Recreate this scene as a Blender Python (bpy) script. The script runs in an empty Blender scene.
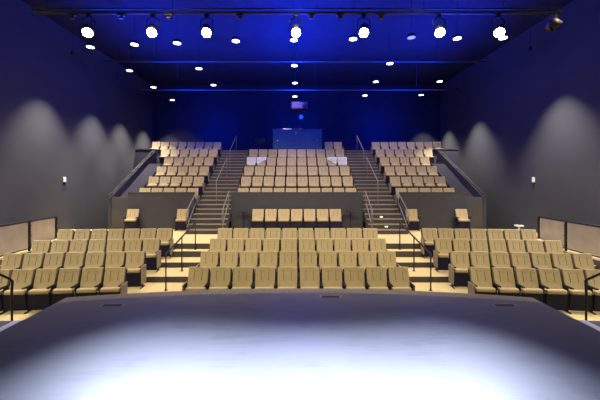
import bpy, bmesh, math, random
from mathutils import Vector, Matrix
random.seed(7)
R = math.radians
sc = bpy.context.scene
C = bpy.data.collections.new('theatre')
sc.collection.children.link(C)
PI = math.pi

# ------------------------------------------------------------------ materials
def mat(name, col, rough=.6, metal=0, spec=.5, var=0, scale=20, bump=0, bscale=200, emit=None, estr=0, stretch=None):
    m = bpy.data.materials.new(name); m.use_nodes = True
    nt = m.node_tree; b = nt.nodes['Principled BSDF']
    b.inputs['Base Color'].default_value = (*col, 1)
    b.inputs['Roughness'].default_value = rough
    b.inputs['Metallic'].default_value = metal
    b.inputs['Specular IOR Level'].default_value = spec
    tc = nt.nodes.new('ShaderNodeTexCoord')
    src = tc.outputs['Object']
    if stretch:
        mp = nt.nodes.new('ShaderNodeMapping'); mp.inputs['Scale'].default_value = stretch
        nt.links.new(src, mp.inputs['Vector']); src = mp.outputs['Vector']
    if var:
        n = nt.nodes.new('ShaderNodeTexNoise'); n.inputs['Scale'].default_value = scale; n.inputs['Detail'].default_value = 4
        nt.links.new(src, n.inputs['Vector'])
        r = nt.nodes.new('ShaderNodeValToRGB')
        r.color_ramp.elements[0].position = .3; r.color_ramp.elements[1].position = .7
        r.color_ramp.elements[0].color = (*[c*(1-var) for c in col], 1)
        r.color_ramp.elements[1].color = (*[min(1, c*(1+var)) for c in col], 1)
        nt.links.new(n.outputs['Fac'], r.inputs['Fac']); nt.links.new(r.outputs['Color'], b.inputs['Base Color'])
    if bump:
        n2 = nt.nodes.new('ShaderNodeTexNoise'); n2.inputs['Scale'].default_value = bscale
        nt.links.new(src, n2.inputs['Vector'])
        bp = nt.nodes.new('ShaderNodeBump'); bp.inputs['Strength'].default_value = bump; bp.inputs['Distance'].default_value = .01
        nt.links.new(n2.outputs['Fac'], bp.inputs['Height']); nt.links.new(bp.outputs['Normal'], b.inputs['Normal'])
    if emit:
        b.inputs['Emission Color'].default_value = (*emit, 1); b.inputs['Emission Strength'].default_value = estr
    return m

M = dict(
    fabric=mat('tan_fabric', (.355, .282, .158), .85, spec=.25, var=.12, scale=35, bump=.15, bscale=300),
    stitch=mat('brown_stitching', (.085, .065, .035), .9, spec=.2),
    shell=mat('dark_seat_shell', (.008, .008, .026), .7, spec=.2, var=.2, scale=15),
    dark=mat('black_steel', (.010, .010, .014), .6, spec=.25),
    endp=mat('tan_end_panel', (.28, .23, .14), .7, var=.1, scale=12),
    carpet=mat('tan_carpet', (.50, .405, .20), .95, spec=.1, var=.1, scale=60, bump=.3, bscale=400),
    stairc=mat('stair_carpet', (.085, .072, .065), .95, spec=.1, var=.15, scale=50, bump=.2, bscale=400),
    nosing=mat('stair_nosing', (.24, .20, .145), .7, var=.08, scale=30),
    riser=mat('dark_riser', (.045, .038, .04), .8, var=.15, scale=20),
    upcarp=mat('dark_tier_carpet', (.018, .017, .026), .97, spec=.1, var=.2, scale=40),
    wall=mat('grey_wall_paint', (.056, .056, .061), .85, spec=.1, var=.05, scale=1.5, bump=.05, bscale=60),
    parapet=mat('dark_grey_paint', (.042, .042, .053), .75, spec=.2, var=.06, scale=2),
    ceil=mat('black_ceiling_paint', (.022, .022, .03), .95, spec=.05, var=.1, scale=2),
    back=mat('black_back_wall_paint', (.022, .022, .03), .95, spec=.05, var=.1, scale=1.2),
    railm=mat('grey_rail_steel', (.13, .12, .12), .45, spec=.4),
    pipe=mat('galvanised_pipe', (.06, .05, .05), .5, spec=.3, var=.1, scale=10),
    white=mat('white_plastic', (.75, .74, .70), .5),
    cloth=mat('white_cloth', (.82, .82, .80), .85, var=.04, scale=15),
    tape=mat('white_tape', (.85, .83, .78), .6),
    panel=mat('beige_infill_panel', (.34, .29, .20), .7, var=.12, scale=2.5),
    booth=mat('blue_grey_desk_panel', (.045, .10, .12), .6, spec=.2, var=.1, scale=4),
    proj=mat('grey_projector_casing', (.04, .022, .035), .5, spec=.3, var=.08, scale=8),
    glass=mat('dark_lens_glass', (.02, .02, .03), .05),
    red=mat('red_lamp', (.5, .03, .03), .4),
    lamp=mat('spot_lens_glow', (1, 1, 1), .3, emit=(.93, .96, 1), estr=60),
    dlamp=mat('downlight_lens_glow', (1, .95, .85), .3, emit=(1, .86, .62), estr=7),
    dlow=mat('downlight_lens_dim', (.6, .6, .7), .3, emit=(.5, .55, 1), estr=.5),
    steplamp=mat('step_light_glow', (1, .9, .7), .3, emit=(1, .85, .5), estr=2.5),
    screen=mat('console_screen_glow', (.8, .8, .8), .3, emit=(1, .9, .8), estr=.9),
    lip=mat('stage_lip_wood', (.17, .145, .115), .7, spec=.2, var=.15, scale=14),
    riserlight=mat('landing_grey', (.20, .185, .18), .8, var=.1, scale=20),
)

def stage_mat():
    m = bpy.data.materials.new('stage_black_hardboard'); m.use_nodes = True
    nt = m.node_tree; b = nt.nodes['Principled BSDF']
    tc = nt.nodes.new('ShaderNodeTexCoord')
    mp = nt.nodes.new('ShaderNodeMapping'); mp.inputs['Scale'].default_value = (.6, 7, 1)
    nt.links.new(tc.outputs['Object'], mp.inputs['Vector'])
    n = nt.nodes.new('ShaderNodeTexNoise'); n.inputs['Scale'].default_value = 3; n.inputs['Detail'].default_value = 8
    nt.links.new(mp.outputs['Vector'], n.inputs['Vector'])
    n2 = nt.nodes.new('ShaderNodeTexNoise'); n2.inputs['Scale'].default_value = 2.2; n2.inputs['Detail'].default_value = 6
    nt.links.new(tc.outputs['Object'], n2.inputs['Vector'])
    mx = nt.nodes.new('ShaderNodeMath'); mx.operation = 'ADD'
    nt.links.new(n.outputs['Fac'], mx.inputs[0]); nt.links.new(n2.outputs['Fac'], mx.inputs[1])
    r = nt.nodes.new('ShaderNodeValToRGB')
    r.color_ramp.elements[0].position = .75; r.color_ramp.elements[0].color = (.057, .060, .075, 1)
    r.color_ramp.elements[1].position = 1.3; r.color_ramp.elements[1].color = (.077, .080, .097, 1)
    dv = nt.nodes.new('ShaderNodeMath'); dv.operation = 'MULTIPLY'; dv.inputs[1].default_value = 1.0
    nt.links.new(mx.outputs[0], dv.inputs[0]); nt.links.new(dv.outputs[0], r.inputs['Fac'])
    nt.links.new(r.outputs['Color'], b.inputs['Base Color'])
    b.inputs['Roughness'].default_value = .42
    b.inputs['Specular IOR Level'].default_value = .45
    bp = nt.nodes.new('ShaderNodeBump'); bp.inputs['Strength'].default_value = .03; bp.inputs['Distance'].default_value = .01
    nt.links.new(n.outputs['Fac'], bp.inputs['Height']); nt.links.new(bp.outputs['Normal'], b.inputs['Normal'])
    return m
M['stage'] = stage_mat()

# ------------------------------------------------------------------ mesh helpers
def nb(): return bmesh.new()
def _setmat(bm, before, mi):
    for f in bm.faces:
        if f not in before: f.material_index = mi
def box(bm, x0, x1, y0, y1, z0, z1, bev=0, mi=0, segs=2, mtx=None):
    before = set(bm.faces)
    g = bmesh.ops.create_cube(bm, size=1)
    vs = g['verts']
    for v in vs:
        v.co = Vector(((x0+x1)/2+v.co.x*(x1-x0), (y0+y1)/2+v.co.y*(y1-y0), (z0+z1)/2+v.co.z*(z1-z0)))
    if bev:
        es = list({e for v in vs for e in v.link_edges})
        r = bmesh.ops.bevel(bm, geom=es, offset=bev, segments=segs, affect='EDGES', profile=.5)
    new = [f for f in bm.faces if f not in before]
    for f in new: f.material_index = mi
    if mtx:
        for v in {v for f in new for v in f.verts}: v.co = mtx @ v.co
    return new
def tube(bm, pts, r, seg=8, mi=0, cap=True):
    pts = [Vector(p) for p in pts]; rings = []
    for i, p in enumerate(pts):
        a = pts[max(0, i-1)]; b = pts[min(len(pts)-1, i+1)]
        d = (b-a).normalized()
        up = Vector((0, 0, 1)) if abs(d.z) < .95 else Vector((1, 0, 0))
        u = d.cross(up).normalized(); w = u.cross(d)
        k = 1.0
        if 0 < i < len(pts)-1:
            d1 = (p-a).normalized(); c = max(.5, d1.dot(d)); k = 1/c
        rings.append([bm.verts.new(p+(u*math.cos(2*PI*j/seg)+w*math.sin(2*PI*j/seg))*r*(k if False else 1)) for j in range(seg)])
    for i in range(len(rings)-1):
        for j in range(seg):
            f = bm.faces.new((rings[i][j], rings[i][(j+1) % seg], rings[i+1][(j+1) % seg], rings[i+1][j])); f.material_index = mi; f.smooth = True
    if cap:
        bm.faces.new(rings[0][::-1]).material_index = mi; bm.faces.new(rings[-1]).material_index = mi
def lathe(bm, prof, origin=(0, 0, 0), axis=(0, 0, 1), seg=20, mi=0):
    """prof: list of (r, h) along axis"""
    a = Vector(axis).normalized(); q = Vector((0, 0, 1)).rotation_difference(a).to_matrix(); o = Vector(origin)
    rings = []
    for r, h in prof:
        rings.append([bm.verts.new(o+q @ Vector((r*math.cos(2*PI*j/seg), r*math.sin(2*PI*j/seg), h))) for j in range(seg)])
    for i in range(len(rings)-1):
        for j in range(seg):
            f = bm.faces.new((rings[i][j], rings[i][(j+1) % seg], rings[i+1][(j+1) % seg], rings[i+1][j])); f.material_index = mi; f.smooth = True
    bm.faces.new(rings[0][::-1]).material_index = mi; bm.faces.new(rings[-1]).material_index = mi
def prism(bm, poly, z0, z1, mtop=0, mside=1):
    """vertical prism over an (x,y) polygon given counter-clockwise"""
    lo = [bm.verts.new((x, y, z0)) for x, y in poly]; hi = [bm.verts.new((x, y, z1)) for x, y in poly]
    bm.faces.new(hi).material_index = mtop; bm.faces.new(lo[::-1]).material_index = mside
    n = len(poly)
    for i in range(n):
        bm.faces.new((lo[i], lo[(i+1) % n], hi[(i+1) % n], hi[i])).material_index = mside
def obj(name, bm, mats, parent=None, smooth=False, loc=None):
    bmesh.ops.recalc_face_normals(bm, faces=bm.faces[:])
    me = bpy.data.meshes.new(name); bm.to_mesh(me); bm.free()
    if not isinstance(mats, (list, tuple)): mats = [mats]
    for m in mats: me.materials.append(m)
    if smooth:
        for p in me.polygons: p.use_smooth = True
    o = bpy.data.objects.new(name, me); C.objects.link(o)
    if parent: o.parent = parent
    if loc: o.location = loc
    return o
def tag(o, label=None, cat=None, group=None, kind=None):
    if label: o['label'] = label
    if cat: o['category'] = cat
    if group: o['group'] = group
    if kind: o['kind'] = kind
    return o
def thing(name, loc, label, cat, group=None, rz=0):
    o = bpy.data.objects.new(name, None); C.objects.link(o); o.empty_display_size = .2
    o.location = loc; o.rotation_euler = (0, 0, rz)
    return tag(o, label, cat, group)
def struct(name, bm, mats, label=None):
    o = obj(name, bm, mats); o['kind'] = 'structure'
    if label: o['label'] = label
    return o
def dup(root, loc, rz=0, label=None, group=None):
    r = root.copy(); C.objects.link(r); r.location = loc; r.rotation_euler = (0, 0, rz); r.scale = (1, 1, 1)
    if label: r['label'] = label
    if group: r['group'] = group
    for ch in list(root.children):
        c = ch.copy(); C.objects.link(c); c.parent = r
        for g in list(ch.children):
            d = g.copy(); C.objects.link(d); d.parent = c
    return r

# ------------------------------------------------------------------ room shell
W, YB, YF, ZC = 9.9, 21.0, -4.0, 9.5
bm = nb(); box(bm, -W, W, YF, 7.7, -.2, 0); struct('floor', bm, M['carpet'], 'tan carpet floor in front of the stage')
bm = nb(); box(bm, -W-.2, W+.2, YF-.2, YB+.2, ZC, ZC+.2); struct('ceiling', bm, M['ceil'], 'black ceiling washed with blue light')
bm = nb(); box(bm, -W-.2, -W, YF, YB, -.2, ZC); struct('wall_left', bm, M['wall'], 'grey side wall on the left with light scallops')
bm = nb(); box(bm, W, W+.2, YF, YB, -.2, ZC); struct('wall_right', bm, M['wall'], 'grey side wall on the right with light scallops')
bm = nb(); box(bm, -W-.2, W+.2, YB, YB+.2, -.2, ZC); struct('wall_back', bm, M['back'], 'dark back wall behind the raised seats')
bm = nb(); box(bm, -W-.2, W+.2, YF-.2, YF, -.2, ZC); struct('wall_front', bm, M['back'], 'dark wall behind the stage')

# lower tiers: depth of the front edge, height
TI = [(7.70, .16), (8.67, .325), (9.55, .485)]
SL = math.tan(R(4.5))
XA = 4.23           # aisle edge of the side blocks
for k, (y, z) in enumerate(TI):
    y1 = TI[k+1][0] if k < 2 else 10.52
    far = (9.0-XA)*SL
    bm = nb()
    yb = 10.52
    poly = [(-9.0, y-far), (-XA, y), (XA, y), (9.0, y-far), (9.0, yb), (-9.0, yb)]
    prism(bm, poly, (0 if k == 0 else TI[k-1][1]), z)
    struct('floor_tier', bm, [M['carpet'], M['riser']])
for s in (-1, 1):
    bm = nb()
    xa, xb = sorted((s*2.9, s*4.2))
    box(bm, xa, xb, 10.19, 10.52, .485, .68)
    for f in bm.faces: f.material_index = 0 if f.normal.z > .5 else 1
    struct('floor_aisle_step', bm, [M['carpet'], M['riser']])
bm = nb(); prism(bm, [(-8.95, 10.52), (8.95, 10.52), (8.95, 11.7), (W, 11.7), (W, 13.45), (-W, 13.45), (-W, 11.7), (-8.95, 11.7)], 0, .87)
struct('floor_cross_aisle', bm, [M['carpet'], M['riser']], 'tan cross aisle floor between lower and raised seats')
for s in (-1, 1):
    bm = nb(); xa, xb = sorted((s*9.0, s*W))
    prism(bm, [(xa, 6.5), (xb, 6.5), (xb, 11.7), (xa, 11.7)], 0, .66)
    struct('floor_side_walkway', bm, [M['carpet'], M['riser']])

# upper tiers
UY = [13.45+.89*i for i in range(6)]
UZ = [1.76+.534*i for i in range(6)]
YL, ZL = 18.8, 4.79       # top landing
for (a, b, nm) in ((-2.88, 2.88, 'centre'), (-9.0, -4.52, 'left'), (4.52, 9.0, 'right')):
    for i in range(6):
        x0, x1 = a, b
        if nm != 'centre':
            if i < 5: x0, x1 = max(a, -8.3), min(b, 8.3)
            else: x0, x1 = (-9.3, -4.52) if nm == 'left' else (4.52, 9.3)
        y1 = UY[i+1] if i < 5 else YL
        bm = nb(); y0 = UY[i] + (.08 if i == 0 else 0)
        prism(bm, [(x0, y0), (x1, y0), (x1, y1), (x0, y1)], .5 if i in (0, 5) else UZ[i]-.56, UZ[i])
        struct('floor_raised_tier', bm, [M['upcarp'], M['riser']])
bm = nb(); prism(bm, [(-W, YL), (W, YL), (W, YB), (-W, YB)], .5, ZL); struct('floor_top_landing', bm, [M['upcarp'], M['nosing']])

# stairs between the raised blocks
for s, nm in ((-1, 'left'), (1, 'right')):
    xa, xb = sorted((s*2.93, s*4.47))
    bm = nb()
    for k in range(22):
        y0 = 12.25+.297*k; z1 = .87+.178*(k+1)
        if z1 > ZL+.01: break
        y1 = min(y0+.297, YL) if k < 21 else YL
        box(bm, xa, xb, y0, y1, max(.87, z1-.36), z1)
        box(bm, xa, xb, y0-.012, y0+.05, z1-.03, z1+.006, mi=2)
    bmesh.ops.recalc_face_normals(bm, faces=bm.faces[:])
    for f in bm.faces:
        if f.material_index == 0: f.material_index = 0 if f.normal.z > .5 else 1
    o = struct('stairs_'+nm, bm, [M['stairc'], M['riser'], M['nosing']], 'carpeted stairs on the %s going up between raised seating blocks' % nm)

# parapet walls in front of the raised blocks
def parapet(name, x0, x1, ztop, y0=13.42, y1=13.52):
    bm = nb(); box(bm, x0, x1, y0, y1, .87, ztop-.03); box(bm, x0, x1, y0-.015, y1+.01, ztop-.03, ztop, mi=1)
    return struct(name, bm, [M['parapet'], M['riser']])
parapet('wall_parapet_centre', -2.91, 2.89, 2.51)
parapet('wall_parapet_left', -7.45, -4.53, 2.51)
parapet('wall_parapet_right', 4.53, 7.45, 2.51)
for s, nm in ((-1, 'left'), (1, 'right')):
    xa, xb = sorted((s*7.46, s*8.24))
    bm = nb(); box(bm, xa, xb, 13.55, 13.63, .87, 2.28); struct('wall_end_return_'+nm, bm, M['wall'])
    # sloping outer wall of the raised block
    xa, xb = sorted((s*8.25, s*8.37))
    bm = nb()
    pr = [(13.5, .87), (17.87, .87), (17.87, 4.72), (17.6, 4.60), (13.5, 2.27)]
    lo = [bm.verts.new((xa, y, z)) for y, z in pr]; hi = [bm.verts.new((xb, y, z)) for y, z in pr]
    bm.faces.new(lo); bm.faces.new(hi[::-1])
    for i in range(5): bm.faces.new((lo[i], lo[(i+1) % 5], hi[(i+1) % 5], hi[i]))
    struct('wall_sloping_side_'+nm, bm, M['parapet'])
    xa, xb = sorted((s*7.50, s*8.24)); bm = nb()
    pr = [(13.64, 1.6), (17.0, 3.6), (17.0, 3.93), (13.64, 1.92)]
    lo = [bm.verts.new((xa, y, z)) for y, z in pr]; hi = [bm.verts.new((xb, y, z)) for y, z in pr]
    bm.faces.new(lo); bm.faces.new(hi[::-1])
    for i in range(4): bm.faces.new((lo[i], lo[(i+1) % 4], hi[(i+1) % 4], hi[i]))
    struct('floor_side_ramp_'+nm, bm, M['upcarp'])
    # guard panel of the top landing, reaching out to the side wall
    xa, xb = sorted((s*8.38, s*9.40)); bm = nb()
    pts = [(s*8.38, .9), (s*9.88, .9), (s*9.60, 3.2), (s*9.40, 4.78), (s*8.38, 4.78)]
    f_ = [bm.verts.new((x, 17.76, z)) for x, z in pts]; b_ = [bm.verts.new((x, 17.86, z)) for x, z in pts]
    bm.faces.new(f_); bm.faces.new(b_[::-1])
    for i in range(5): bm.faces.new((f_[i], f_[(i+1) % 5], b_[(i+1) % 5], b_[i]))
    box(bm, xa, xb, 17.73, 17.89, 4.78, 4.85, mi=1)
    struct('wall_landing_guard_'+nm, bm, [M['parapet'], M['riser']])

# ------------------------------------------------------------------ stage
ZS = .78
st = thing('stage', (0, 0, 0), 'raised stage with scuffed black floor and bowed front edge', 'stage')
Rr = 21.5; yc = 6.49-Rr
def arc(off, x): return yc+math.sqrt((Rr+off)**2-x*x)
XS = 4.58
def arcpts(off, xs=XS, n=28): return [(xs-2*xs*i/n, arc(off, xs-2*xs*i/n)) for i in range(n+1)]
bm = nb(); prism(bm, [(-XS, YF+.02), (XS, YF+.02)]+arcpts(-.26), .66, ZS, 0, 0); obj('deck', bm, M['stage'], st)
bm = nb()
inn, out = arcpts(-.255), arcpts(0)
for z0, z1 in ((.60, ZS),):
    a = [[bm.verts.new((x, y, z)) for x, y in L] for L in (inn, out) for z in (z0, z1)]
    il, ih, ol, oh = a
    for i in range(len(inn)-1):
        bm.faces.new((ih[i], ih[i+1], oh[i+1], oh[i])); bm.faces.new((ol[i], oh[i], oh[i+1], ol[i+1]))
        bm.faces.new((il[i], ol[i], ol[i+1], il[i+1])); bm.faces.new((il[i], il[i+1], ih[i+1], ih[i]))
    bm.faces.new((il[0], ih[0], oh[0], ol[0])); bm.faces.new((il[-1], ol[-1], oh[-1], ih[-1]))
obj('front_trim', bm, M['lip'], st)
bm = nb(); prism(bm, [(-XS+.05, YF+.02), (XS-.05, YF+.02)]+arcpts(-.08, XS-.05), 0, .66, 0, 0); obj('fascia', bm, M['dark'], st)
for x, y in ((-3.45, 5.62), (.62, 6.03), (4.03-.25, 5.62)):
    bm = nb(); box(bm, x-.22, x+.22, y-.07, y+.07, ZS, ZS+.004); box(bm, x-.17, x+.17, y-.045, y+.045, ZS+.004, ZS+.006, mi=1)
    obj('floor_outlet', bm, [M['riserlight'], M['dark']], st)
for s, nm in ((-1, 'left'), (1, 'right')):
    xa, xb = sorted((s*4.60, s*6.05))
    t = thing('stage_stair', (0, 0, 0), 'steps and landing beside the stage on the %s, edged in white tape' % nm, 'stage stairs')
    bm = nb(); box(bm, xa, xb, 3.2, 5.05, 0, .765); obj('landing', bm, M['riserlight'], t)
    ta, tb = sorted((s*4.605, s*4.73))
    bm = nb(); box(bm, ta, tb, 3.2, 5.05, .765, .775); obj('edge_tape', bm, M['tape'], t)
    for i in range(3):
        bm = nb(); box(bm, xa, xb, 5.05+.3*i, 5.05+.3*(i+1), 0, .57-.19*i)
        for f in bm.faces: f.material_index = 0 if f.normal.z > .5 else 1
        obj('step', bm, [M['carpet'], M['riser']], t)
    h = thing('handrail', (s*6.09, 6.38, 0), 'black handrail on the %s stage steps at the photo edge' % nm, 'handrail', 'stage step handrails')
    bm = nb(); tube(bm, [(0, .08, .55), (0, .10, .95), (0, .02, 1.02), (0, -.3, 1.26), (0, -1.15, 1.82), (0, -2.4, 1.82)], .024); obj('rail', bm, M['dark'], h)
    for (yy, z0, z1) in ((.09, 0, .96), (-.25, 0, 1.22), (-1.3, 0, 1.81), (-2.35, 0, 1.81)):
        bm = nb(); tube(bm, [(0, yy, z0), (0, yy, z1)], .02); obj('post', bm, M['dark'], h)

# ------------------------------------------------------------------ theatre seat
def make_seat(name, loc, label, group):
    """base at the floor below the top of the backrest; the sitter faces -y"""
    t = thing(name, loc, label, 'theatre seat', group)
    lean = Matrix.Translation((0, -.14, .48)) @ Matrix.Rotation(R(-15), 4, 'X')
    bm = nb()
    fs = box(bm, -.248, .248, -.045, .03, 0, .475, bev=.015, segs=2)
    # slight hollow in the front of the cushion
    bmesh.ops.subdivide_edges(bm, edges=[e for e in bm.edges if abs(e.verts[0].co.z-e.verts[1].co.z) > .3 or abs(e.verts[0].co.x-e.verts[1].co.x) > .3], cuts=3, use_grid_fill=True)
    for v in bm.verts:
        if v.co.y < -.03 and abs(v.co.x) < .2 and .05 < v.co.z < .43: v.co.y += .012
    for f in bm.faces: f.material_index = 0
    for sx in (-.095, .095):
        box(bm, sx-.005, sx+.005, -.0375, -.015, .16, .385, mi=1)
    for v in bm.verts: v.co = lean @ v.co
    br = obj('backrest', bm, [M['fabric'], M['stitch']], t, smooth=False)
    bm = nb(); box(bm, -.272, .272, .034, .052, -.05, .43, bev=.006, segs=1, mtx=lean); obj('back_shell', bm, M['shell'], br)
    # folded-up seat: cushion roll on top, dark underside towards the stage
    bm = nb(); box(bm, -.240, .240, -.34, -.205, .425, .525, bev=.035, segs=3); obj('seat_cushion', bm, M['fabric'], t, smooth=True)
    fold = Matrix.Translation((0, -.25, .08)) @ Matrix.Rotation(R(6), 4, 'X')
    bm = nb(); box(bm, -.25, .25, -.035, .035, -.04, .36, bev=.02, segs=2, mtx=fold); obj('seat_pan', bm, M['shell'], t)
    for s in (-1, 1):
        bm = nb(); x0, x1 = sorted((s*.256, s*.275))
        box(bm, x0, x1, -.27, -.17, .02, .575, bev=.004, segs=1)
        box(bm, x0, x1, -.36, -.08, 0, .02)
        tube(bm, [(s*.262, -.17, .42), (s*.262, -.09, .50), (s*.262, -.03, .80)], .008, 6)
        obj('leg', bm, M['dark'], t)
        bm = nb(); box(bm, min(s*.245, s*.277), max(s*.245, s*.277), -.42, -.10, .575, .61, bev=.01, segs=1,
                       mtx=Matrix.Translation((0, 0, 0)))
        obj('armrest', bm, M['dark'], t)
    return t
def end_panel(t, s):
    bm = nb(); x0, x1 = sorted((s*.279, s*.31))
    box(bm, x0, x1, -.36, -.06, .12, .60, bev=.012, segs=2); obj('end_panel', bm, M['endp'], t)

proto = None
ends = {}
ORD = ['first', 'second', 'third', 'fourth', 'fifth', 'sixth', 'seventh', 'eighth', 'ninth', 'tenth']
def seat(x, y, z, rz, label, group, end=0):
    global proto
    if end:
        if end not in ends:
            t = make_seat('theatre_seat', (x, y, z), label, group); end_panel(t, end); t.rotation_euler.z = rz
            ends[end] = t; return t
        return dup(ends[end], (x, y, z), rz, label, group)
    if proto is None:
        proto = make_seat('theatre_seat', (x, y, z), label, group); proto.rotation_euler.z = rz; return proto
    return dup(proto, (x, y, z), rz, label, group)

P = .558
LY = [7.55, 8.50, 9.43, 10.38]; LZ = [0, .16, .325, .485]
RN = ['front row', 'second row', 'third row', 'back row']
for r in range(4):
    for i in range(10):
        x = (i-4.5)*.545
        fromwhere = 'leftmost' if i == 0 else 'rightmost' if i == 9 else ORD[i]+' from left'
        o = seat(x, LY[r], LZ[r], 0, 'tan theatre seat, %s in the %s of the lower centre block' % (fromwhere, RN[r]),
             'lower centre block seats, '+RN[r], -1 if i == 0 else 1 if i == 9 else 0)
        o.scale.x = .975
    for s, nm in ((-1, 'left'), (1, 'right')):
        a = R(4.5)
        for i in range(7):
            d = (i+.5)*.528
            x = s*((XA if s < 0 else 4.19)+d*math.cos(a)); y = LY[r]-d*math.sin(a)
            pos = 'nearest the aisle' if i == 0 else ORD[i]+' from the aisle'
            o = seat(x, y, LZ[r], a if s < 0 else -a, 'tan theatre seat, %s in the %s of the lower %s block' % (pos, RN[r], nm),
                 'lower %s block seats, %s' % (nm, RN[r]), (-s) if i == 0 else 0)
            o.scale.x = .945
# seats along the cross aisle
for i in range(7):
    pos = ORD[i]+' from left'
    o = seat((i-3)*P-.02, 13.30, .87, 0, 'tan theatre seat against the dark centre parapet, %s of the seven' % pos, 'cross aisle seats at the centre parapet'); o.scale.z = .96
for x, lab in ((-7.12, 'outer tan seat with armrests alone against the left parapet'), (-4.95, 'inner tan seat by stair rail, against the left parapet'),
               (7.12, 'outer tan seat with armrests alone against the right parapet'), (4.95, 'inner tan seat by stair rail, against the right parapet')):
    seat(x, 13.30, .87, 0, lab, 'single seats at the side parapets').scale.z = .96
# raised blocks
UN = ['lowest row', 'second row', 'third row', 'fourth row', 'fifth row', 'top row']
USY = [y+.85 for y in UY]
for r in range(6):
    if r < 5:
        for i in range(10):
            pos = 'leftmost' if i == 0 else 'rightmost' if i == 9 else ORD[i]+' from left'
            seat((i-4.5)*P, USY[r], UZ[r], 0, 'tan theatre seat, %s in the %s of the raised centre block' % (pos, UN[r]),
                 'raised centre block seats, '+UN[r], -1 if i == 0 else 1 if i == 9 else 0).scale.z = .955
    else:
        for i, pos in ((8, 'inner'), (9, 'outer')):
            seat((i-4.5)*P, USY[r], UZ[r], 0, 'tan theatre seat, %s of two beside the blue control desk in the top row' % pos,
                 'raised centre block seats, top row', 1 if i == 9 else 0).scale.z = .955
    n, p = (5, P) if r < 4 else (6, P) if r == 4 else (8, .535)
    for s, nm in ((-1, 'left'), (1, 'right')):
        for i in range(n):
            pos = 'nearest the stairs' if i == 0 else ORD[i]+' from the stairs'
            if i == n-1: pos = 'farthest from the stairs'
            o = seat(s*(4.58+(i+.5)*p), USY[r], UZ[r], 0, 'tan theatre seat, %s in the %s of the raised %s block' % (pos, UN[r], nm),
                 'raised %s block seats, %s' % (nm, UN[r]), (-s) if i == 0 else 0)
            o.scale.z = .955
            if r == 5: o.scale.x = .95

# white covers over four seats in the raised centre block
def cover(x, y, z, label, full):
    bm = nb()
    m = Matrix.Translation((x, y-.14, z+.48*.955)) @ Matrix.Scale(.955, 4, (0, 0, 1)) @ Matrix.Rotation(R(-15), 4, 'X')
    n = 8; w = .262
    prof = [(-.066, .03 if full else .16), (-.064, .25), (-.062, .44), (-.05, .488), (-.005, .496), (.045, .488), (.066, .44), (.07, .2)]
    grid = []
    for i in range(n+1):
        u = -w+2*w*i/n; row = []
        for j, (yy, zz) in enumerate(prof):
            low = zz
            if not full and j == 0: low = .05+.28*(i/n if x < 0 else 1-i/n)
            wav = .006*math.sin(i*1.9+j)*(1 if j in (0, 1, 7) else .3)
            row.append(bm.verts.new(m @ Vector((u, yy-abs(wav) if yy < 0 else yy+abs(wav), low))))
        grid.append(row)
    for i in range(n):
        for j in range(len(prof)-1):
            f = bm.faces.new((grid[i][j], grid[i][j+1], grid[i+1][j+1], grid[i+1][j])); f.smooth = True
    bmesh.ops.solidify(bm, geom=bm.faces[:], thickness=.003)
    tag(obj('seat_cover', bm, M['cloth']), label, 'seat cover', 'white seat covers')
cover(-4.5*P, USY[3], UZ[3], 'white cloth cover fully over the leftmost seat of its row', True)
cover(-3.5*P, USY[3], UZ[3], 'white cover lying slanted on second seat from the left stairs', False)
cover(3.5*P, USY[3], UZ[3], 'white cover lying slanted on second seat from the right stairs', False)
cover(4.5*P, USY[3], UZ[3], 'white cloth cover fully over the rightmost seat of its row', True)

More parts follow.
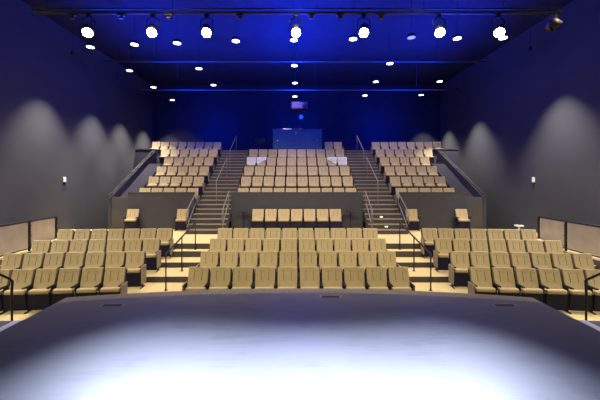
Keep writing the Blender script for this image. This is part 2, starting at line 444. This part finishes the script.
# ------------------------------------------------------------------ handrails
def handrail(label, group, rails, posts, r=.022, mt='dark'):
    p0 = posts[0][0]
    h = thing('handrail', (p0[0], p0[1], p0[2]), label, 'handrail', group)
    o = Vector(p0)
    for pts in rails:
        bm = nb(); tube(bm, [Vector(p)-o for p in pts], r); obj('rail', bm, M[mt], h)
    for a, b in posts:
        bm = nb(); tube(bm, [Vector(a)-o, Vector(b)-o], r*.85)
        lathe(bm, [(r*2, 0), (r*2, .012)], Vector(a)-o, seg=10); obj('post', bm, M[mt], h)
    return h
for s, nm in ((-1, 'left'), (1, 'right')):
    X = s*3.5
    handrail('black handrail down the middle of the lower %s aisle' % nm, 'aisle handrails',
             [[(X, 8.0, 1.06), (X, 8.08, 1.12), (X, 9.2, 1.35), (X, 10.42, 1.60), (X, 10.5, 1.58)]],
             [((X, 8.06, .16), (X, 8.06, 1.11)), ((X, 9.2, .325), (X, 9.2, 1.34)), ((X, 10.44, .68), (X, 10.44, 1.59))])
    X = s*3.65
    handrail('grey handrail standing midway up the raised %s stairs' % nm, 'upper stair handrails',
             [[(X, 13.7, 2.96), (X, 13.8, 3.0), (X, 15.95, 4.20)]],
             [((X, 13.8, 1.938), (X, 13.8, 2.99)), ((X, 15.9, 3.188), (X, 15.9, 4.16))], r=.021, mt='railm')
    handrail('grey handrail at the top of the raised %s stairs' % nm, 'upper stair handrails',
             [[(X, 16.5, 4.55), (X, 16.6, 4.6), (X, 18.5, 5.70)]],
             [((X, 16.65, 3.544), (X, 16.65, 4.61)), ((X, 18.45, 4.612), (X, 18.45, 5.66))], r=.021, mt='railm')
    for X, nm2 in ((s*4.40, 'outer'), (s*2.99, 'inner')):
        handrail('double handrail on the %s edge of the %s stair foot' % (nm2, nm), 'stair foot handrails',
                 [[(X, 12.05, 1.30), (X, 12.12, 1.75), (X, 12.25, 1.88), (X, 13.38, 2.56)],
                  [(X, 12.15, 1.16), (X, 12.25, 1.25), (X, 13.2, 2.02)]],
                 [((X, 12.30, 1.048), (X, 12.30, 1.90)), ((X, 13.28, 1.582), (X, 13.28, 2.50))], r=.021, mt='railm')
    # rail on the sloping outer wall
    X = s*8.31
    handrail('dark handrail along the sloping outer wall of the raised %s block' % nm, 'sloping wall handrails',
             [[(X, 13.40, 2.30), (X, 13.5, 2.36), (X, 17.6, 4.69), (X, 17.87, 4.82)]],
             [((X, 13.7, 2.385), (X, 13.7, 2.46)), ((X, 15.8, 3.545), (X, 15.8, 3.62)), ((X, 17.4, 4.48), (X, 17.4, 4.58))], r=.028)
    # walkway barrier with beige panels
    X = s*9.06
    h = thing('walkway_barrier', (X, 9.8, .66), 'black framed barrier with beige panels along the %s walkway' % nm, 'barrier', 'walkway barriers')
    ys = [7.6, 9.05, 10.30, 11.45] 
    bm = nb(); tube(bm, [(0, 7.5-9.8, 1.02), (0, 11.45-9.8, 1.02)], .03); obj('rail', bm, M['dark'], h)
    bm = nb(); tube(bm, [(0, 7.5-9.8, .09), (0, 11.45-9.8, .09)], .022); obj('rail', bm, M['dark'], h)
    for i, y in enumerate(ys):
        bm = nb(); box(bm, -.025, .025, y-9.8-.025, y-9.8+.025, 0, 1.02)
        for zz in (.16, .5, .85): box(bm, -.03, .03, y-9.8-.05, y-9.8+.05, zz, zz+.03)
        obj('post', bm, M['dark'], h)
        if i < 3:
            bm = nb(); box(bm, -.008, .008, y-9.8+.06, ys[i+1]-9.8-.06, .12, .97); obj('infill_panel', bm, M['panel'], h)

# ------------------------------------------------------------------ small things
for s, nm in ((-1, 'left'), (1, 'right')):
    t = thing('pedestal_table', (s*2.28, 13.0, .87), 'small black pedestal table at the %s end of the parapet seats' % nm, 'table', 'small black pedestal tables')
    bm = nb(); box(bm, -.24, .24, -.16, .16, .80, .83, bev=.008, segs=1); obj('tabletop', bm, M['dark'], t)
    bm = nb(); tube(bm, [(0, 0, .02), (0, 0, .80)], .022); obj('column', bm, M['dark'], t)
    bm = nb(); lathe(bm, [(.17, 0), (.17, .012), (.03, .03)], seg=20); obj('base', bm, M['dark'], t)
    t = thing('wall_control', (s*(W-.001), 12.95 if s < 0 else 12.75, 3.05), 'small white control box on the grey %s wall' % nm, 'wall box', 'white wall boxes')
    bm = nb(); x0, x1 = sorted((0, -s*.06)); x1 *= .8; x0 *= .8; box(bm, x0, x1, -.06, .06, -.10, .12, bev=.008, segs=1); obj('case', bm, M['white'], t)
    bm = nb(); x0, x1 = sorted((0, -s*.07)); box(bm, x0, x1, -.045, .045, -.17, -.105); obj('sensor', bm, M['dark'], t)
# hand gel stand behind the right block
t = thing('gel_dispenser_stand', (7.95, 10.95, .87), 'white stand with a shelf behind the back row, lower right block', 'stand')
bm = nb(); tube(bm, [(0, 0, .015), (0, 0, .54)], .03); obj('pole', bm, M['white'], t)
bm = nb(); lathe(bm, [(.17, 0), (.17, .015)], seg=20); obj('base', bm, M['white'], t)
bm = nb(); box(bm, -.11, .11, -.10, .10, .52, .575, bev=.006, segs=1); obj('shelf', bm, M['white'], t)
t = thing('pump_bottle', (7.97, 10.95, 1.445), 'small dark pump bottle standing on the white stand shelf', 'bottle')
bm = nb(); lathe(bm, [(.03, 0), (.034, .01), (.034, .08), (.014, .10), (.014, .12)], seg=14); obj('body', bm, M['proj'], t)
bm = nb(); lathe(bm, [(.02, .12), (.02, .15)], seg=10); box(bm, -.045, .01, -.01, .01, .15, .165); obj('pump', bm, M['dark'], t)

# control desk
t = thing('control_desk', (.05, 18.35, UZ[5]), 'blue-grey boxy control desk at the centre of the top row', 'desk')
bm = nb(); box(bm, -1.47, 1.47, 0, .06, 0, 1.60); fp = obj('front_panel', bm, M['booth'], t)
for s in (-1, 1):
    bm = nb(); xa, xb = sorted((s*1.41, s*1.47)); box(bm, xa, xb, .06, .44, 0, 1.60); obj('side_panel', bm, M['booth'], t)
bm = nb(); box(bm, -1.50, 1.50, -.03, .44, 1.60, 1.64, bev=.005, segs=1); obj('desktop', bm, M['booth'], t)
for x, z in ((-.1, 1.42), (-1.2, .95), (1.2, .98)):
    bm = nb(); lathe(bm, [(.035, 0), (.035, .03)], (x, 0, z), (0, -1, 0), 12); obj('cable_port', bm, M['white'], fp)
ZT = UZ[5]+1.64
t = thing('laptop', (-.58, 18.62, ZT), 'open laptop glowing on the left half of the control desk', 'laptop')
bm = nb(); box(bm, -.26, .26, -.17, .10, 0, .025, bev=.006, segs=1); obj('keyboard_base', bm, M['white'], t)
bm = nb(); m = Matrix.Translation((0, .10, .025)) @ Matrix.Rotation(R(-20), 4, 'X')
box(bm, -.26, .26, 0, .015, 0, .07, mtx=m); obj('screen', bm, M['screen'], t)
t = thing('mixing_console', (.05, 18.6, ZT), 'low light-coloured mixing console at the middle of the control desk', 'console')
bm = nb(); box(bm, -.3, .3, -.18, .15, 0, .06, bev=.01, segs=1); obj('body', bm, M['proj'], t)
for i in range(7):
    bm = nb(); box(bm, -.24+.08*i-.012, -.24+.08*i+.012, -.1, -.06, .06, .08); obj('fader', bm, M['white'], t)
# small sound rack left of the desk
t = thing('equipment_stand', (-2.2, 18.2, UZ[5]), 'dark stand with a tilted panel left of the control desk', 'equipment stand')
bm = nb(); tube(bm, [(0, 0, .01), (0, 0, .86)], .03); obj('column', bm, M['dark'], t)
bm = nb(); lathe(bm, [(.22, 0), (.22, .012)], seg=16); obj('base', bm, M['dark'], t)
bm = nb(); box(bm, -.3, .3, -.012, .012, 0, .40, bev=.01, segs=1, mtx=Matrix.Translation((0, -.03, .78)) @ Matrix.Rotation(R(-25), 4, 'X')); obj('tilted_panel', bm, M['shell'], t)

# projector hanging above the desk
t = thing('projector', (.15, 17.0, 7.15), 'large projector hanging from a ceiling pole above the control desk', 'projector')
bm = nb(); box(bm, -.46, .46, -.35, .4, -.24, .16, bev=.05, segs=3); cs = obj('casing', bm, M['proj'], t)
bm = nb(); lathe(bm, [(.12, 0), (.13, .06), (.10, .1)], (.26, -.35, -.03), (0, -1, 0), 20); obj('lens_barrel', bm, M['dark'], cs)
bm = nb(); lathe(bm, [(.095, 0), (.06, .012)], (.26, -.45, -.03), (0, -1, 0), 20); obj('lens', bm, M['glass'], cs)
bm = nb(); lathe(bm, [(.03, 0), (.02, .015)], (.36, -.35, .1), (0, -1, 0), 10); obj('indicator_lamp', bm, M['red'], cs)
bm = nb(); box(bm, -.2, .2, -.15, .2, .17, .22); tube(bm, [(-.1, 0, .22), (-.1, 0, ZC-7.15)], .022); box(bm, -.22, .02, -.12, .12, ZC-7.15-.02, ZC-7.15); obj('ceiling_mount', bm, M['dark'], t)

# ------------------------------------------------------------------ overhead pipes and lamps
def pipe(label, y, z, x0, x1, hang, r=.03):
    t = thing('lighting_pipe', (0, y, z), label, 'lighting pipe', 'ceiling lighting pipes')
    bm = nb(); tube(bm, [(x0, 0, 0), (x1, 0, 0)], r, 10); obj('bar', bm, M['pipe'], t)
    if r > .035:
        bm = nb(); tube(bm, [(x0, .02, .13), (x1, .02, .13)], .022, 8); obj('bar', bm, M['pipe'], t)
    for x in hang:
        bm = nb(); tube(bm, [(x, 0, 0), (x, 0, ZC-z)], .008, 6); obj('hanger', bm, M['dark'], t)
    return t
pipe('front lighting pipe with the row of bright spotlights', 8.5, 7.73, -7.4, 7.32, (-7, -3.5, .5, 3.5, 7), .04)
pipe('thin second lighting pipe behind the front one', 13.0, 8.09, -8.2, 8.2, (-6, 0, 6))
pipe('faint rear lighting pipe nearest the back wall', 15.3, 7.54, -8.2, 8.2, (-6, 0.9, 6))
for i, x in enumerate((-6.3, -4.93, -3.6, -1.62, .36, 1.17, 2.31)):
    t = thing('pipe_clamp', (x, 8.5, 7.73), 'small metal clamp, %s from left on the front lighting pipe' % ORD[i], 'clamp', 'clamps on the front pipe')
    bm = nb(); box(bm, -.10, .10, -.05, .05, -.09, -.041, bev=.008, segs=1); obj('jaw', bm, M['pipe'], t)
    bm = nb(); tube(bm, [(0, 0, -.06), (0, 0, -.12)], .02); box(bm, -.06, .06, -.04, .04, -.17, -.11, bev=.01, segs=1); obj('socket', bm, M['pipe'], t)

def spot(name, loc, target, energy, col, size, blend, parent=None, r=.06):
    L = bpy.data.lights.new(name, 'SPOT'); L.energy = energy; L.color = col; L.spot_size = R(size); L.spot_blend = blend; L.shadow_soft_size = r
    o = bpy.data.objects.new(name, L); C.objects.link(o); o.location = loc
    o.rotation_euler = (Vector(target)-Vector(loc)).to_track_quat('-Z', 'Y').to_euler()
    return o
E_STAGE, E_DOWN, E_WALL, E_BLUE, E_FRONT_FILL, E_UP = 6400, 580, 2700, 420, 2600, 2400
SX = (-5.83, -4.05, -2.54, -.06, 1.82, 3.92, 5.57)
TX = (-.9, -1.45, -.6, -.05, .5, 1.4, .9)
for i, x in enumerate(SX):
    z = 7.73
    t = thing('stage_spotlight', (x, 8.5, z), 'bright white stage spotlight, %s from left under the front pipe' % ORD[i], 'spotlight', 'stage spotlights on the front pipe')
    tgt = Vector((TX[i], 2.3, ZS)); c = Vector((0, -.06, -.56)); d = (tgt-Vector((x, 8.5, z))-c).normalized()
    bm = nb(); box(bm, -.05, .05, -.05, .05, -.14, -.041, bev=.01, segs=1); obj('clamp', bm, M['dark'], t)
    bm = nb(); tube(bm, [(-.17, -.05, -.55), (-.17, 0, -.2), (0, 0, -.12), (.17, 0, -.2), (.17, -.05, -.55)], .014, 6); obj('yoke', bm, M['dark'], t)
    bm = nb(); lathe(bm, [(.09, -.34), (.12, -.30), (.125, -.05), (.15, .0), (.15, .05)], c, d, 20); hs = obj('housing', bm, M['dark'], t)
    bm = nb(); lathe(bm, [(.125, .052), (.06, .062)], c, d, 20); obj('lens', bm, M['lamp'], hs)
    p = Vector((x, 8.5, z))+c+d*.12
    spot('stage_spot_lamp', p, tgt, E_STAGE, (.70, .78, 1), 34, 1.0)
# odd unlit fixture at the right end
t = thing('hanging_fixture', (7.15, 8.5, 7.73), 'unlit pale fixture hanging at the right end of the front pipe', 'fixture')
bm = nb(); box(bm, -.05, .05, -.05, .05, -.14, -.0385, bev=.01, segs=1); tube(bm, [(0, 0, -.1), (0, 0, -.22)], .02); obj('clamp', bm, M['pipe'], t)
bm = nb(); lathe(bm, [(.09, -.16), (.14, -.12), (.14, .1), (.11, .12)], (.0, 0, -.32), (.4, -.3, -.6), 14); obj('housing', bm, M['pipe'], t)
bm = nb(); box(bm, -.14, .12, -.02, .02, -.52, -.40, bev=.01, segs=1, mtx=Matrix.Rotation(.3, 4, 'Y')); obj('barn_door', bm, M['pipe'], t)

DZ = 8.13
DL = [  # row name, lamps (x, y, lit)
 ('front', [(-7.9, 11.64, 1), (-6.1, 11.42, 1), (-4.46, 11.30, 1), (-2.25, 11.13, 1), (-.13, 11.05, 1), (2.0, 10.97, 1), (4.05, 10.85, .15), (5.72, 10.92, 1), (7.34, 10.89, 1)]),
 ('second', [(-7.8, 14.19, 1), (-4.48, 13.93, 1), (-.12, 13.56, 1), (4.05, 13.32, 1)]),
 ('third', [(-7.90, 16.81, 1), (-4.48, 16.40, 1), (-.10, 16.05, 1), (4.10, 15.84, 1), (7.4, 15.8, 1)]),
 ('rear', [(-7.97, 19.55, 1), (-.11, 18.71, 1), (4.14, 18.48, 1), (7.5, 18.37, 1)]),
 ('stage-side', [(-7.4, 8.1, 1), (-3.6, 8.1, 1), (0, 8.1, 1), (3.6, 8.1, 1), (7.4, 8.1, 1)]),
 ('added-fill', [(-6, 3.2, 1), (-2.0, 3.2, 1), (2.0, 3.2, 1), (6, 3.2, 1)]),  # added row, unseen above the stage, to brighten the seat fronts
]
dp = {}
def downlight(x, y, lit, label, group):
    key = lit >= 1
    if key in dp: return dup(dp[key], (x, y, DZ), 0, label, group)
    t = thing('downlight', (x, y, DZ), label, 'ceiling downlight', group)
    bm = nb(); lathe(bm, [(.145, 0), (.15, .01), (.15, .09), (.10, .12)], seg=20); cn = obj('can', bm, M['dark'], t)
    bm = nb(); lathe(bm, [(.135, -.012), (.13, -.001)], seg=20); obj('lens', bm, M['dlamp'] if key else M['dlow'], cn)
    bm = nb(); tube(bm, [(0, 0, .12), (0, 0, ZC-DZ)], .007, 6); obj('stem', bm, M['dark'], t)
    dp[key] = t; return t
for rn, L in DL:
    for i, (x, y, lit) in enumerate(L):
        lab = 'round downlight, %s from left in the %s ceiling row' % (ORD[i], rn)
        if lit < 1: lab = 'only unlit round downlight in the front ceiling row'
        downlight(x, y, lit, lab, 'downlights, %s row' % rn)
        if lit >= 1:
            if rn == 'added-fill':
                spot('downlight_or_fill_lamp', (x, y, DZ-.05), (x*.85, 11.2, 1.5), E_FRONT_FILL, (1, .87, .60), 68, .6, r=.13)  # added front fill in a downlight body, aimed out at the seats
            else:
                spot('downlight_or_fill_lamp', (x, y, DZ-.05), (x, y-.2, 0), E_DOWN*(.45 if rn == 'stage-side' else 1), (1, .82, .52), 95, .8, r=.13)

# wall washers giving the scallops along both side walls
for s in (-1, 1):
    for j, y in enumerate((3.0, 7.5, 11.8, 14.8, 17.2, 19.8) if s < 0 else (3.0, 7.5, 11.4, 16.6, 19.9)):
        x = s*(W-1.2); zf = 7.9
        t = thing('wall_washer', (x, y, zf), 'small can light washing the %s wall, number %s from the stage' % ('left' if s < 0 else 'right', ORD[j]), 'wall washer', 'wall washers')
        bm = nb(); lathe(bm, [(.05, 0), (.06, .01), (.06, .12), (.04, .14)], seg=14); obj('can', bm, M['dark'], t)
        bm = nb(); tube(bm, [(0, 0, .14), (0, 0, ZC-zf)], .006, 6); obj('stem', bm, M['dark'], t)
        spot('wall_washer_lamp', (x, y, zf-.04), (x+s*.12, y, 0), E_WALL, (1, .93, .84), 72, .8, r=.05)

# blue work lamps washing the ceiling and back wall
def point(x, y, z, e, col=(.02, .05, 1), r=.25):
    L = bpy.data.lights.new('blue_wash_lamp', 'POINT'); L.energy = e; L.color = col; L.shadow_soft_size = r
    o = bpy.data.objects.new('blue_wash_lamp', L); C.objects.link(o); o.location = (x, y, z); return o
for x in (-6.5, 0, 6.5):
    for y in (10.2, 14.2):
        point(x, y, 8.0, E_BLUE*(1.0 if x == 0 else .5), (.0, .035, 1))
for x in (-5.5, 0, 5.5):
    for y in (9.5, 11.8, 14.0):
        spot('blue_wash_lamp', (x, y, 6.6), (x*.8, y+1.2, 12), E_UP*(1.0 if x == 0 else .6), (0, .03, 1), 150, .8, r=.2)
    spot('blue_wash_lamp', (x, 13.6, 8.7), (x*1.1, 21, 6.6), E_UP*.8, (0, .03, 1), 70, 1, r=.2)
    spot('blue_wash_lamp', (x, 18.9, 6.3), (x*1.0, 21, 6.4), E_UP*.22, (0, .03, 1), 140, 1, r=.2)

w = bpy.data.worlds.new('dark_house'); sc.world = w; w.use_nodes = True
w.node_tree.nodes['Background'].inputs['Color'].default_value = (.01, .02, .08, 1); w.node_tree.nodes['Background'].inputs['Strength'].default_value = .1

# step lights in the right-hand stair
for (x, y, z, lab) in ((3.62, 13.126, 1.46, 'upper of two glowing step lights in the right stair risers'), (3.66, 12.532, 1.13, 'lower of two glowing step lights in the right stair risers')):
    t = thing('step_light', (x, y, z), lab, 'step light', 'step lights in the right stairs')
    bm = nb(); box(bm, -.085, .085, -.012, .0, -.035, .04, bev=.004, segs=1); fr = obj('frame', bm, M['dark'], t)
    bm = nb(); box(bm, -.06, .06, -.016, -.012, -.015, .02); obj('lens', bm, M['steplamp'], fr)
# small dome on the back wall
t = thing('wall_sensor', (.31, YB, 7.33), 'small pale dome sensor high on the back wall above the desk', 'sensor')
bm = nb(); lathe(bm, [(.12, 0), (.12, .03), (.09, .08), (.04, .11)], (0, 0, 0), (0, -1, 0), 16); obj('dome', bm, M['white'], t)
bm = nb(); lathe(bm, [(.15, 0), (.15, .015)], (0, 0, 0), (0, -1, 0), 16); obj('base', bm, M['white'], t)

# ------------------------------------------------------------------ camera
cam = bpy.data.cameras.new('camera'); co = bpy.data.objects.new('camera', cam); C.objects.link(co)
co.location = (-.077, 0, 3.13); co.rotation_euler = (R(90), 0, 0)
cam.sensor_width = 36; cam.lens = 305/600*36; cam.shift_x = .0077; cam.shift_y = -.0367; cam.clip_start = .05
sc.camera = co
sc.view_settings.view_transform = 'Standard'; sc.view_settings.look = 'None'; sc.view_settings.gamma = 1; sc.view_settings.use_curve_mapping = False
sc.view_settings.exposure = 0
sc.cycles.max_bounces = 6; sc.cycles.diffuse_bounces = 3; sc.cycles.use_denoising = True
sc.cycles.sample_clamp_indirect = 4
